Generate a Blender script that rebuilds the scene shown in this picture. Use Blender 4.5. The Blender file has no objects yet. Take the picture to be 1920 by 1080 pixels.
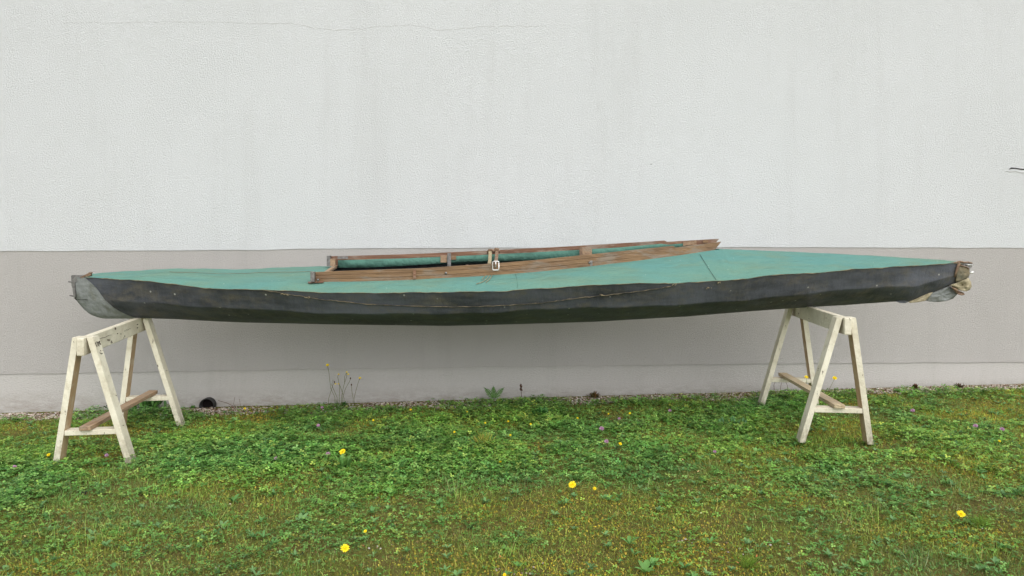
import bpy, math, random
import numpy as np
from mathutils import Vector
random.seed(7); rng = np.random.default_rng(11)
scn = bpy.context.scene
# ---------------------------------------------------------------- camera, world, sun, exposure
EYE, FP, HOR = 1.15, 1346.0, 458.0        # eye height, focal length and horizon row of the 1920 px photograph
cd = bpy.data.cameras.new('camera'); cam = bpy.data.objects.new('camera', cd); scn.collection.objects.link(cam)
cam.location = (0, 0, EYE); cam.rotation_euler = (math.radians(90), 0, 0)
cd.sensor_width = 36; cd.lens = FP/1920*36; cd.shift_y = -(540-HOR)/1920; cd.clip_start = .05; cd.clip_end = 3000
scn.camera = cam
SUN_EL, SUN_AZ = math.radians(50), math.radians(154)    # azimuth clockwise from +Y
wd = bpy.data.worlds.new('World'); scn.world = wd; wd.use_nodes = True
nt = wd.node_tree; bg = nt.nodes['Background']
sky = nt.nodes.new('ShaderNodeTexSky'); sky.sky_type = 'NISHITA'; sky.sun_disc = False
sky.sun_elevation = SUN_EL; sky.sun_rotation = SUN_AZ; sky.dust_density = 1.6; sky.air_density = 1.0
hs = nt.nodes.new('ShaderNodeHueSaturation'); hs.inputs['Saturation'].default_value = .2
nt.links.new(sky.outputs[0], hs.inputs['Color']); nt.links.new(hs.outputs[0], bg.inputs[0]); bg.inputs[1].default_value = .15
sl = bpy.data.lights.new('sun', 'SUN'); sl.energy = .85; sl.angle = math.radians(75); sl.color = (1, .97, .92)
so = bpy.data.objects.new('sun', sl); scn.collection.objects.link(so); so.location = (3, -6, 9)
sd = Vector((math.sin(SUN_AZ)*math.cos(SUN_EL), math.cos(SUN_AZ)*math.cos(SUN_EL), math.sin(SUN_EL)))
so.rotation_euler = (-sd).to_track_quat('-Z', 'Y').to_euler()
vs = scn.view_settings; vs.view_transform = 'Standard'; vs.look = 'None'; vs.gamma = 1; vs.exposure = 0.90
scn.render.engine = 'CYCLES'; scn.render.resolution_x = 1024; scn.render.resolution_y = 576

# ---------------------------------------------------------------- helpers
def wloc(o):
    v = Vector((0, 0, 0))
    while o: v += Vector(o.location); o = o.parent
    return v
def mk(name, verts, faces, mat, parent=None, smooth=True, col=None):
    v = np.asarray(verts, dtype=np.float32).reshape(-1, 3)
    if parent is not None: v = v - np.array(wloc(parent), dtype=np.float32)
    me = bpy.data.meshes.new(name)
    if isinstance(faces, np.ndarray):
        k = faces.shape[1]; n = len(faces)
        me.vertices.add(len(v)); me.vertices.foreach_set('co', v.ravel())
        me.loops.add(n*k); me.loops.foreach_set('vertex_index', faces.astype(np.int32).ravel())
        me.polygons.add(n); me.polygons.foreach_set('loop_start', np.arange(0, n*k, k, dtype=np.int32))
        try: me.polygons.foreach_set('loop_total', np.full(n, k, dtype=np.int32))
        except Exception: pass
        me.update(calc_edges=True)
    else:
        me.from_pydata(v.tolist(), [], faces)
    if col is not None:
        a = me.color_attributes.new('Col', 'FLOAT_COLOR', 'POINT')
        c = np.ones((len(v), 4), dtype=np.float32); c[:, :3] = col; a.data.foreach_set('color', c.ravel())
    if smooth: me.polygons.foreach_set('use_smooth', np.ones(len(me.polygons), dtype=bool))
    me.validate(); me.update()
    for m in (mat if isinstance(mat, (list, tuple)) else [mat]): me.materials.append(m)
    o = bpy.data.objects.new(name, me); scn.collection.objects.link(o)
    if parent is not None: o.parent = parent
    return o
def tag(o, label=None, cat=None, group=None, kind=None):
    if label: o['label'] = label
    if cat: o['category'] = cat
    if group: o['group'] = group
    if kind: o['kind'] = kind
    return o
def empty(name, loc, label, cat, group=None):
    o = bpy.data.objects.new(name, None); scn.collection.objects.link(o); o.location = loc
    o.empty_display_size = .1; return tag(o, label, cat, group)
class G:
    def __init__(s): s.v = []; s.f = []
    def add(s, v, f):
        b = len(s.v); s.v += [tuple(p) for p in v]; s.f += [[i+b for i in q] for q in f]
    def box(s, c, sx, sy, sz, ax=(1, 0, 0), ay=(0, 1, 0), az=(0, 0, 1), bev=0.0):
        c = Vector(c); ax, ay, az = Vector(ax).normalized(), Vector(ay).normalized(), Vector(az).normalized()
        if bev <= 0:
            v = [c+ax*(i*sx/2)+ay*(j*sy/2)+az*(k*sz/2) for i in (-1, 1) for j in (-1, 1) for k in (-1, 1)]
            s.add(v, [(0, 1, 3, 2), (4, 6, 7, 5), (0, 4, 5, 1), (2, 3, 7, 6), (0, 2, 6, 4), (1, 5, 7, 3)]); return
        # chamfered long box, long axis az
        ring = [(-1, -1, 1, 0), (1, -1, -1, 0), (1, -1, 0, 1), (1, 1, 0, -1), (1, 1, -1, 0), (-1, 1, 1, 0), (-1, 1, 0, -1), (-1, -1, 0, 1)]
        v = []
        for k, sh in ((-1, 1), (-1, 0), (1, 0), (1, 1)):
            dz = k*(sz/2-(0 if sh else bev)); q = 1-(bev*2/min(sx, sy) if sh else 0)
            for (i, j, di, dj) in ring:
                v.append(c+ax*((i*sx/2+di*bev)*q)+ay*((j*sy/2+dj*bev)*q)+az*dz)
        f = []
        for r in range(3):
            for i in range(8): f.append((r*8+i, r*8+(i+1) % 8, (r+1)*8+(i+1) % 8, (r+1)*8+i))
        f.append(tuple(reversed(range(8)))); f.append(tuple(range(24, 32))); s.add(v, f)
    def beam(s, a, b, w, d, up=(0, 1, 0), bev=.0):
        a, b = Vector(a), Vector(b); az = (b-a).normalized(); up = Vector(up); ax = up.cross(az).normalized(); ay = az.cross(ax)
        s.box((a+b)/2, w, d, (b-a).length, ax, ay, az, bev)
    def tube(s, pts, r, n=6, cap=True):
        pts = [Vector(p) for p in pts]; m = len(pts); rr = r if isinstance(r, (list, tuple)) else [r]*m
        prev = None; v = []
        for i, p in enumerate(pts):
            t = (pts[min(i+1, m-1)]-pts[max(i-1, 0)]).normalized()
            ref = prev if prev is not None else (Vector((0, 0, 1)) if abs(t.z) < .9 else Vector((1, 0, 0)))
            ax = (ref-t*ref.dot(t)).normalized(); prev = ax; ay = t.cross(ax)
            v += [p+(ax*math.cos(2*math.pi*k/n)+ay*math.sin(2*math.pi*k/n))*rr[i] for k in range(n)]
        f = [(i*n+k, i*n+(k+1) % n, (i+1)*n+(k+1) % n, (i+1)*n+k) for i in range(m-1) for k in range(n)]
        if cap: f.append(tuple(reversed(range(n)))); f.append(tuple(range((m-1)*n, m*n)))
        s.add(v, f)
    def loft(s, rings, closed=True, cap=True):
        n = len(rings[0]); v = [p for r in rings for p in r]; f = []
        for i in range(len(rings)-1):
            for k in range(n if closed else n-1): f.append((i*n+k, i*n+(k+1) % n, (i+1)*n+(k+1) % n, (i+1)*n+k))
        if cap and closed: f.append(tuple(reversed(range(n)))); f.append(tuple(range((len(rings)-1)*n, len(rings)*n)))
        s.add(v, f)
    def plate(s, outline, thick, nrm=(0, 1, 0)):
        n = len(outline); nv = Vector(nrm)*thick; a = [Vector(p) for p in outline]
        s.add(a+[p+nv for p in a], [tuple(range(n)), tuple(reversed(range(n, 2*n)))]+[(i, i+n, (i+1) % n+n, (i+1) % n) for i in range(n)])
    def build(s, name, mat, parent=None, smooth=True): return mk(name, s.v, s.f, mat, parent, smooth)
def at(px, py, Y): return Vector(((px-960)*Y/FP, Y, EYE-(py-HOR)*Y/FP))
def zrow(py, Y): return EYE-(py-HOR)*Y/FP
def flat(o):
    o.data.polygons.foreach_set('use_smooth', np.zeros(len(o.data.polygons), dtype=bool)); return o
def vnoise(x, y, seed=0):
    xi = np.floor(x).astype(np.int64); yi = np.floor(y).astype(np.int64); fx = x-xi; fy = y-yi
    def h(a, b):
        n = (a*374761393+b*668265263+seed*1442695041) & 0xffffffff
        n = ((n ^ (n >> 13))*1274126177) & 0xffffffff
        return ((n ^ (n >> 16)) & 0xffff)/65535.0
    sx = fx*fx*(3-2*fx); sy = fy*fy*(3-2*fy)
    return (h(xi, yi)*(1-sx)+h(xi+1, yi)*sx)*(1-sy)+(h(xi, yi+1)*(1-sx)+h(xi+1, yi+1)*sx)*sy
def fbm(x, y, seed=0, o=3):
    r = 0; a = 1; t = 0
    for i in range(o): r = r+a*vnoise(x*2**i+17*i, y*2**i+31*i, seed+i); t += a; a *= .5
    return r/t

# ---------------------------------------------------------------- materials
def srgb(r, g, b):
    f = lambda c: (c/255/12.92 if c/255 <= .04045 else ((c/255+.055)/1.055)**2.4)
    return (f(r), f(g), f(b), 1)
class M:
    def __init__(s, name, rough=.7, spec=.3, metal=0):
        s.m = bpy.data.materials.new(name); s.m.use_nodes = True; s.t = s.m.node_tree; s.p = s.t.nodes['Principled BSDF']
        s.p.inputs['Roughness'].default_value = rough; s.p.inputs['Specular IOR Level'].default_value = spec; s.p.inputs['Metallic'].default_value = metal
        s.tc = s.t.nodes.new('ShaderNodeTexCoord')
    def co(s, scale, src='Object'):
        mp = s.t.nodes.new('ShaderNodeMapping'); mp.inputs['Scale'].default_value = scale
        s.t.links.new(s.tc.outputs[src], mp.inputs[0]); return mp.outputs[0]
    def noise(s, scale, sc=1, detail=4, rough=.55, lo=.3, hi=.7):
        n = s.t.nodes.new('ShaderNodeTexNoise'); n.inputs['Scale'].default_value = sc; n.inputs['Detail'].default_value = detail; n.inputs['Roughness'].default_value = rough
        s.t.links.new(s.co(scale), n.inputs['Vector'])
        r = s.t.nodes.new('ShaderNodeMapRange'); r.inputs[1].default_value = lo; r.inputs[2].default_value = hi
        s.t.links.new(n.outputs[0], r.inputs[0]); return r.outputs[0]
    def vor(s, scale, sc, lo, hi, feat='F1'):
        n = s.t.nodes.new('ShaderNodeTexVoronoi'); n.inputs['Scale'].default_value = sc; n.feature = feat
        s.t.links.new(s.co(scale), n.inputs['Vector'])
        r = s.t.nodes.new('ShaderNodeMapRange'); r.inputs[1].default_value = lo; r.inputs[2].default_value = hi
        s.t.links.new(n.outputs['Distance'], r.inputs[0]); return r.outputs[0]
    def mul(s, a, b):
        n = s.t.nodes.new('ShaderNodeMath'); n.operation = 'MULTIPLY'; s.t.links.new(a, n.inputs[0])
        if isinstance(b, float): n.inputs[1].default_value = b
        else: s.t.links.new(b, n.inputs[1])
        return n.outputs[0]
    def mix(s, fac, a, b):
        n = s.t.nodes.new('ShaderNodeMix'); n.data_type = 'RGBA'
        if isinstance(fac, float): n.inputs[0].default_value = fac
        else: s.t.links.new(fac, n.inputs[0])
        for x, i in ((a, 6), (b, 7)):
            if isinstance(x, tuple): n.inputs[i].default_value = x
            else: s.t.links.new(x, n.inputs[i])
        return n.outputs[2]
    def attr(s):
        n = s.t.nodes.new('ShaderNodeAttribute'); n.attribute_name = 'Col'; return n.outputs[0]
    def col(s, c):
        if isinstance(c, tuple): s.p.inputs['Base Color'].default_value = c
        else: s.t.links.new(c, s.p.inputs['Base Color'])
        return s
    def bump(s, h, dist, strength=1.0):
        b = s.t.nodes.new('ShaderNodeBump'); b.inputs['Distance'].default_value = dist; b.inputs['Strength'].default_value = strength
        s.t.links.new(h, b.inputs['Height'])
        if s.p.inputs['Normal'].links: s.t.links.new(s.p.inputs['Normal'].links[0].from_socket, b.inputs['Normal'])
        s.t.links.new(b.outputs[0], s.p.inputs['Normal']); return s

def stucco(name, a, b, stain, grain, dist):
    m = M(name, .92, .15)
    c = m.mix(m.noise((1, 1, 1), .9, 4, .6), a, b)
    c = m.mix(m.mul(m.noise((5.5, 5.5, .6), 1, 5, .65, .52, .8), .5), c, stain)
    c = m.mix(m.mul(m.noise((1, 1, 1.6), grain, 3, .7, .35, .65), .10), c, (stain[0]*.55, stain[1]*.55, stain[2]*.55, 1))
    if name == 'plinth_render':
        sx = m.t.nodes.new('ShaderNodeSeparateXYZ'); m.t.links.new(m.tc.outputs['Object'], sx.inputs[0])
        mr = m.t.nodes.new('ShaderNodeMapRange'); mr.inputs[1].default_value = .13; mr.inputs[2].default_value = .03; m.t.links.new(sx.outputs[2], mr.inputs[0])
        c = m.mix(m.mul(m.mul(mr.outputs[0], m.noise((3, 3, 9), 4, 6, .7, .35, .65)), .5), c, (.22, .185, .145, 1))
    m.col(c); m.bump(m.noise((1, 1, 1.7), grain, 4, .75, .2, .8), dist); return m.m
MAT = {}
MAT['white_render'] = stucco('white_render', (.71, .722, .728, 1), (.675, .688, .69, 1), (.60, .605, .60, 1), 125, .0065)
MAT['grey_render'] = stucco('grey_render', (.525, .498, .475, 1), (.485, .46, .438, 1), (.43, .41, .39, 1), 125, .0065)
MAT['plinth'] = stucco('plinth_render', (.485, .462, .44, 1), (.45, .43, .405, 1), (.39, .37, .345, 1), 60, .003)
MAT['dark'] = M('dark_void', .9, .1).col((.012, .009, .009, 1)).m
MAT['crackgrey'] = M('crack_grey', .9, .1).col((.50, .50, .49, 1)).m
m = M('turf_soil', .95, .1)
c = m.mix(m.noise((1, 1, 1), 3.2, 5, .65, .38, .62), srgb(132, 142, 60), srgb(138, 128, 72))
c = m.mix(m.noise((1, 1, 1), 9, 4, .6, .5, .68), c, srgb(110, 126, 50))
c = m.mix(m.noise((1, 1, 1), 60, 4, .7, .4, .62), c, srgb(112, 102, 58))
m.col(c).bump(m.noise((1, 1, 1), 90, 5, .8, .2, .8), .02); MAT['soil'] = m.m
def leafmat(name, rough=.5, trans=.25):
    m = M(name, rough, .35); m.col(m.attr()); t = m.t
    tr = t.nodes.new('ShaderNodeBsdfTranslucent'); t.links.new(m.attr(), tr.inputs[0]); mx = t.nodes.new('ShaderNodeMixShader'); mx.inputs[0].default_value = trans
    t.links.new(m.p.outputs[0], mx.inputs[1]); t.links.new(tr.outputs[0], mx.inputs[2]); t.links.new(mx.outputs[0], t.nodes['Material Output'].inputs[0]); return m.m
MAT['leaf'] = leafmat('leaf'); MAT['grass'] = leafmat('grass_blade', .6, .3); MAT['moss'] = leafmat('moss_tuft', .9, .2)
m = M('gravel_stone', .85, .2); m.col(m.attr()); MAT['stone'] = m.m
m = M('leaf_litter', .8, .2); m.col(m.attr()); MAT['litter'] = m.m
# kayak
m = M('deck_canvas', .8, .25)
c = m.mix(m.noise((.8, 2, 2), 1.6, 4, .6, .35, .65), srgb(90, 136, 131), srgb(106, 140, 122))
c = m.mix(m.mul(m.noise((1.5, 5, 5), 2.2, 5, .65, .48, .72), .7), c, srgb(116, 128, 100))
c = m.mix(m.noise((1, 1, 1), 260, 2, .5, .35, .75), c, srgb(84, 128, 118))
c = m.mix(m.vor((1, 1, 1), 16, .05, .035), c, srgb(160, 178, 165))
m.col(c).bump(m.noise((.6, 1.4, 1.4), 7, 3, .5, .2, .8), .022).bump(m.noise((1, 1, 1), 400, 2, .5), .0012); MAT['deck'] = m.m
m = M('hull_rubber', .62, .35)
c = m.mix(m.noise((.7, 2, 3), 2.4, 5, .65, .38, .64), (.034, .037, .042, 1), (.088, .094, .110, 1))
c = m.mix(m.mul(m.noise((2, 4, 4), 3.5, 6, .7, .48, .72), .75), c, (.12, .106, .078, 1))
c = m.mix(m.mul(m.noise((12, 3, 1.0), 3, 4, .7, .5, .8), .5), c, (.10, .104, .115, 1))
c = m.mix(m.mul(m.vor((1, 1, 1), 13, .10, .05), m.noise((1, 1, 1), 26, 2, .5, .44, .5)), c, (.34, .34, .31, 1))
m.col(c).bump(m.noise((1.5, 1, .6), 5, 3, .5, .2, .8), .014).bump(m.noise((1, 1, 1), 140, 3, .6), .001); MAT['hull'] = m.m
m = M('grey_rubber_patch', .7, .3)
c = m.mix(m.noise((1, 1, 1), 7, 5, .6, .35, .65), (.165, .178, .165, 1), (.225, .235, .228, 1)); c = m.mix(m.mul(m.noise((1, 1, 1), 16, 5, .6, .52, .7), .6), c, (.12, .12, .085, 1))
m.col(c).bump(m.noise((1, 1, 1), 20, 3, .5), .006); MAT['patch'] = m.m
m = M('tan_binding', .85, .2); m.col(m.mix(m.noise((1, 1, 1), 22, 4, .6), srgb(84, 84, 72), srgb(136, 124, 100))); MAT['binding'] = m.m
def wood(name, a, b, grey, gfac, dark=(.02, .013, .008, 1), ax=(1.4, 15, 15), rough=.6):
    m = M(name, rough, .3)
    c = m.mix(m.noise(ax, 2.2, 5, .6, .35, .65), a, b)
    c = m.mix(m.mul(m.noise((2.2, 9, 9), 2.1, 5, .65, .5, .62), gfac), c, grey)
    c = m.mix(m.mul(m.noise((ax[0]*2, ax[1]*2.4, ax[2]*2.4), 2.4, 4, .6, .6, .74), .35), c, dark)
    m.col(c).bump(m.noise((ax[0]*2, ax[1]*3, ax[2]*3), 2, 4, .6), .0025); return m.m
MAT['rail'] = wood('varnished_wood', srgb(134, 106, 76), srgb(110, 86, 64), srgb(130, 118, 104), .8)
MAT['railtop'] = wood('worn_wood', srgb(130, 96, 74), srgb(104, 74, 58), srgb(146, 134, 120), .7)
MAT['plank'] = wood('bare_plank', srgb(164, 138, 110), srgb(138, 112, 88), srgb(150, 140, 124), .5, (.09, .055, .03, 1), (22, 1.2, 22))
MAT['inner'] = wood('bare_inner_face', srgb(188, 164, 132), srgb(170, 142, 108), srgb(196, 184, 160), .5, (.12, .08, .05, 1), (9, 9, 1.2))
MAT['palewood'] = wood('pale_plank', srgb(190, 174, 142), srgb(170, 150, 120), srgb(170, 160, 140), .5, (.12, .08, .05, 1), (22, 1.2, 22))
m = M('cream_paint', .5, .4)
c = m.mix(m.noise((1, 1, 1), 5, 4, .6, .35, .65), srgb(224, 218, 198), srgb(202, 194, 172))
c = m.mix(m.mul(m.noise((2, 2, 2), 9, 5, .7, .52, .72), .55), c, srgb(172, 158, 132))
c = m.mix(m.noise((30, 4, 9), 2.5, 4, .6, .665, .69), c, srgb(70, 54, 40))
sx = m.t.nodes.new('ShaderNodeSeparateXYZ'); m.t.links.new(m.tc.outputs['Object'], sx.inputs[0])
mr = m.t.nodes.new('ShaderNodeMapRange'); mr.inputs[1].default_value = .16; mr.inputs[2].default_value = .0; m.t.links.new(sx.outputs[2], mr.inputs[0])
c = m.mix(m.mul(m.mul(mr.outputs[0], m.noise((6, 6, 3), 6, 5, .7, .3, .6)), .8), c, (.19, .165, .11, 1))
m.col(c).bump(m.noise((14, 5, 9), 4, 4, .6), .002); MAT['paint'] = m.m
m = M('worn_steel', .45, .5, .8); m.col(m.mix(m.noise((1, 1, 1), 60, 4, .6), (.30, .29, .28, 1), (.14, .13, .125, 1))); MAT['steel'] = m.m
m = M('bright_metal', .32, .5, .85); m.col(m.mix(m.noise((1, 1, 1), 90, 4, .6), (.85, .85, .84, 1), (.6, .59, .57, 1))); MAT['chrome'] = m.m
m = M('leather', .7, .3); m.col(m.mix(m.noise((1, 1, 1), 70, 4, .6), srgb(92, 72, 60), srgb(140, 116, 92))); MAT['leather'] = m.m
m = M('cord', .85, .2); m.col(m.mix(m.noise((1, 1, 1), 90, 4, .6), srgb(172, 160, 128), srgb(120, 106, 84))); MAT['cord'] = m.m
m = M('hull_rope', .85, .2); m.col(m.mix(m.noise((1, 1, 1), 18, 4, .6, .4, .6), srgb(118, 108, 90), srgb(64, 62, 55))); MAT['hullrope'] = m.m
m = M('dark_cord', .8, .2); m.col(srgb(44, 46, 38)); MAT['darkcord'] = m.m
m = M('ink', .7, .2); m.col(srgb(50, 42, 34)); MAT['ink'] = m.m
m = M('ochre_canvas', .85, .2); m.col(m.mix(m.noise((1, 1, 1), 28, 4, .6), srgb(172, 162, 136), srgb(138, 128, 102))).bump(m.noise((1, 1, 1), 30, 3, .5), .006); MAT['ochre'] = m.m
m = M('black_plastic', .45, .4); m.col(m.mix(m.noise((1, 1, 1), 40, 3, .5), (.012, .012, .013, 1), (.03, .028, .026, 1))); MAT['pipe'] = m.m
m = M('yellow_petal', .6, .2); m.col(m.mix(m.noise((1, 1, 1), 90, 2, .5), (.88, .72, .02, 1), (.84, .60, .012, 1))); MAT['yellow'] = m.m
m = M('pink_petal', .7, .2); m.col(m.mix(m.noise((1, 1, 1), 120, 2, .5), srgb(206, 166, 194), srgb(180, 134, 166))); MAT['pink'] = m.m
m = M('stem_green', .6, .3); m.col(m.mix(m.noise((1, 1, 1), 30, 2, .5), srgb(92, 112, 52), srgb(104, 96, 58))); MAT['stem'] = m.m
m = M('weed_green', .6, .3); m.col(m.mix(m.noise((1, 1, 1), 30, 2, .5), srgb(86, 124, 58), srgb(70, 104, 48))); MAT['weed'] = m.m
m = M('dry_brown', .85, .2); m.col(m.mix(m.noise((1, 1, 1), 40, 3, .5), srgb(96, 60, 40), srgb(70, 50, 36))); MAT['dry'] = m.m

# ---------------------------------------------------------------- ground
WS = .069
def wallY(X): return 5.247+WS*X
def ground(x, y):
    x = np.asarray(x, float); y = np.asarray(y, float)
    xc = np.clip(x, -6, 6)
    b = .022+.0135*xc
    near = np.clip((y-1)/2, 0, 1)
    return b+near*((fbm(x*1.3+50, y*1.3+50, 3, 2)-.5)*.05+(fbm(x*6+50, y*6+50, 5, 2)-.5)*.018)*np.clip((wallY(x)-y)/.35, .15, 1)
def gz(x, y): return float(ground(np.array([x]), np.array([y]))[0])
xs = np.concatenate([np.linspace(-400, -7, 14), np.linspace(-6, 6, 241), np.linspace(7, 400, 14)])
ys = np.concatenate([np.linspace(-400, -4, 12), np.linspace(-3, 6, 181), np.linspace(8, 400, 12)])
gx, gy = np.meshgrid(xs, ys); zz = ground(gx, gy); n = len(xs); k = len(ys)
idx = np.arange(n*k).reshape(k, n)
fc = np.stack([idx[:-1, :-1], idx[:-1, 1:], idx[1:, 1:], idx[1:, :-1]], -1).reshape(-1, 4)
tag(mk('ground', np.stack([gx, gy, zz], -1), fc, MAT['soil']), kind='structure')

# ---------------------------------------------------------------- wall
wdir = Vector((1, WS, 0)).normalized(); wn = Vector((WS, -1, 0)).normalized()
wall = empty('house_wall', (0, wallY(0), 0), 'rendered house wall, white above and grey below, with a smooth plinth', 'wall')
PAINT = ([-600, 0, 340, 480, 614, 960, 1380, 1660, 1920, 2600], [477, 471, 469.5, 468.5, 466, 464.5, 463.4, 464.2, 464.8, 465])
PLIN = ([-600, 0, 340, 840, 1440, 1920, 2600], [712, 702, 696, 688.7, 681.8, 679, 676])
def wallband(name, lo, hi, mat, out, thick=.30):
    X = np.concatenate([[-14, -9], np.linspace(-6, 6, 97), [9, 14]]); rings = []
    for x in X:
        Y = wallY(x); px = 960+FP*x/Y
        zl = lo if not isinstance(lo, tuple) else zrow(np.interp(px, *lo), Y)
        zh = hi if not isinstance(hi, tuple) else zrow(np.interp(px, *hi), Y)
        jl = .0012*math.sin(x*37)+.001*math.sin(x*91) if isinstance(lo, tuple) else 0
        jh = .0012*math.sin(x*37)+.001*math.sin(x*91) if isinstance(hi, tuple) else 0
        p = Vector((x, Y, 0))+wn*out; q = Vector((x, Y, 0))-wn*thick
        rings.append([(p.x, p.y, zl+jl), (p.x, p.y, zh+jh), (q.x, q.y, zh+jh), (q.x, q.y, zl+jl)])
    g = G(); g.loft(rings); return flat(g.build(name, mat, wall))
wallband('upper_render', PAINT, 6.5, MAT['white_render'], .004)
wallband('lower_render', PLIN, PAINT, MAT['grey_render'], .0)
wallband('plinth', -.4, PLIN, MAT['plinth'], -.006)
def on_wall(px, py, out=.006):
    # intersection of the sight line with the wall plane
    d = (px-960)/FP; Y = 5.247/(1-WS*d); p = at(px, py, Y)+wn*out; return p
def strip(pts, w, mat, name, out=.005):
    g = G(); P = [on_wall(*p, out) for p in pts]; v = []
    for i, p in enumerate(P):
        hw = w*(0.35+.65*random.random())/2*(0.2 if i in (0, len(P)-1) else 1)
        v += [p+Vector((0, 0, hw)), p-Vector((0, 0, hw)), p-Vector((0, 0, hw))-wn*.006, p+Vector((0, 0, hw))-wn*.006]
    g.loft([v[i:i+4] for i in range(0, len(v), 4)]); return g.build(name, mat, wall, False)
def jag(pts, step=9, amp=1.6):
    out = []
    for a, b in zip(pts[:-1], pts[1:]):
        nn = max(1, int(math.hypot(b[0]-a[0], b[1]-a[1])/step))
        for i in range(nn):
            t = i/nn; out.append((a[0]+(b[0]-a[0])*t, a[1]+(b[1]-a[1])*t+random.uniform(-amp, amp)))
    out.append(pts[-1]); return out
strip(jag([(470, 45), (545, 45), (600, 55), (660, 56), (700, 52), (770, 47), (820, 57), (850, 56), (900, 50), (940, 49), (1010, 50)]), .0032, MAT['crackgrey'], 'hairline_crack')
strip(jag([(120, 43), (250, 42), (400, 43), (470, 45)], 14), .002, MAT['crackgrey'], 'hairline_crack')
strip([(1891, 317.5), (1895, 315.5), (1903, 315.6), (1913, 317.4), (1925, 318), (1945, 319)], .013, MAT['dark'], 'wall_crack', .007)
strip([(1884, 320.5), (1893, 322), (1903, 321), (1911, 323.5), (1925, 324), (1945, 324)], .008, MAT['crackgrey'], 'chipped_edge', .007)
strip([(1219, 308), (1222, 309)], .008, MAT['dark'], 'chip', .006)
# drain pipe
pc = on_wall(393, 757.5, 0); pr = .052
dp = empty('drain_pipe', (pc.x, pc.y, pc.z-pr), 'black corrugated drain pipe stub poking out of the plinth near the ground', 'pipe')
g = G(); rings = []
prof = [(-.10, pr*.86), (.0, pr*.86), (.012, pr), (.020, pr), (.026, pr*.9), (.034, pr), (.042, pr), (.048, pr*.9), (.055, pr*1.02), (.06, pr), (.06, pr*.88), (-.09, pr*.84)]
for o_, r_ in prof:
    rings.append([pc+wn*o_+(wdir*math.cos(a)+Vector((0, 0, 1))*math.sin(a))*r_ for a in [2*math.pi*i/28 for i in range(28)]])
g.loft(rings, True, False); g.build('pipe_wall', MAT['pipe'], dp)
g = G(); c0 = pc+wn*.006; g.add([c0]+[c0+(wdir*math.cos(a)+Vector((0, 0, 1))*math.sin(a))*pr*.86 for a in [2*math.pi*i/20 for i in range(20)]], [(0, i+1, (i+1) % 20+1) for i in range(20)])
g.build('pipe_back', MAT['dark'], dp)

# ---------------------------------------------------------------- kayak
XM, HL = .085, 2.845
XL, XR = XM-HL, XM+HL-.005
def Yc(X): return 4.56+.02*X
def hw(X): return .41*max(0, 1-abs((X-XM)/HL)**2.4)+.010
SHEER = ([120, 134, 162, 233, 289, 331, 372, 414, 460, 520, 585, 640, 684, 772, 877, 952, 978, 1040, 1121, 1186, 1265, 1304, 1343, 1400, 1448, 1523, 1601, 1692, 1786, 1815, 1840],
         [517, 517, 521, 524.6, 529, 533.5, 540, 542, 543.5, 544.6, 548.5, 549.6, 549.8, 549, 547.7, 546.2, 543.5, 540, 534.5, 532, 531.5, 530, 527, 523.7, 515.5, 513, 505.5, 500, 494.6, 494.5, 495])
BOT = ([120, 134, 137, 140, 148, 163, 175, 193, 205, 260, 330, 400, 460, 616, 720, 838, 900, 960, 1108, 1291, 1400, 1484, 1588, 1679, 1694, 1704, 1726, 1749, 1766, 1783, 1801, 1816, 1840],
       [527, 530, 545, 560, 568, 585, 592, 596.5, 597, 596.5, 598.5, 602.5, 605, 608.4, 609.8, 611.4, 610, 608.4, 604, 593.5, 584.5, 578.4, 572, 565.4, 567, 565.8, 557, 549, 542, 535, 528, 521, 519])
RIDGE = ([1200, 1345, 1380, 1497, 1588, 1692, 1786, 1840], [466, 467, 468.6, 473, 478, 485, 492, 493])
NTOP = ([560, 583, 660, 760, 800, 862, 925, 936, 1000, 1082, 1170, 1262, 1267, 1350, 1380], [510.8, 510.5, 507.4, 504, 502.5, 498.3, 494.2, 493.2, 488, 479.5, 470.5, 461, 464.3, 453.2, 450])
NBOT = ([560, 583, 660, 716, 760, 800, 894, 935, 1000, 1108, 1200, 1278, 1337, 1380], [529, 528.8, 528, 526.3, 525, 522.8, 518, 514.6, 510.3, 499, 488, 477.6, 469, 464])
FTOP = ([580, 614, 650, 760, 800, 904, 1000, 1082, 1246, 1251, 1348, 1380], [480.6, 480.3, 479.8, 476.7, 475.2, 470.2, 465.5, 461, 451, 453.4, 447.7, 446])
CX0, CX1 = -1.19, 1.325
def row(curve, X, Y): return zrow(np.interp(960+FP*X/Y, *curve), Y)
def gap(X):
    if X < CX0: return .25*hw(X)/hw(CX0)
    if X > CX1: return .028*hw(X)/hw(CX1)
    return float(np.interp(X, [CX0, -.9, -.3, .4, 1.0, CX1], [.25, .262, .262, .185, .09, .028]))
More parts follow.
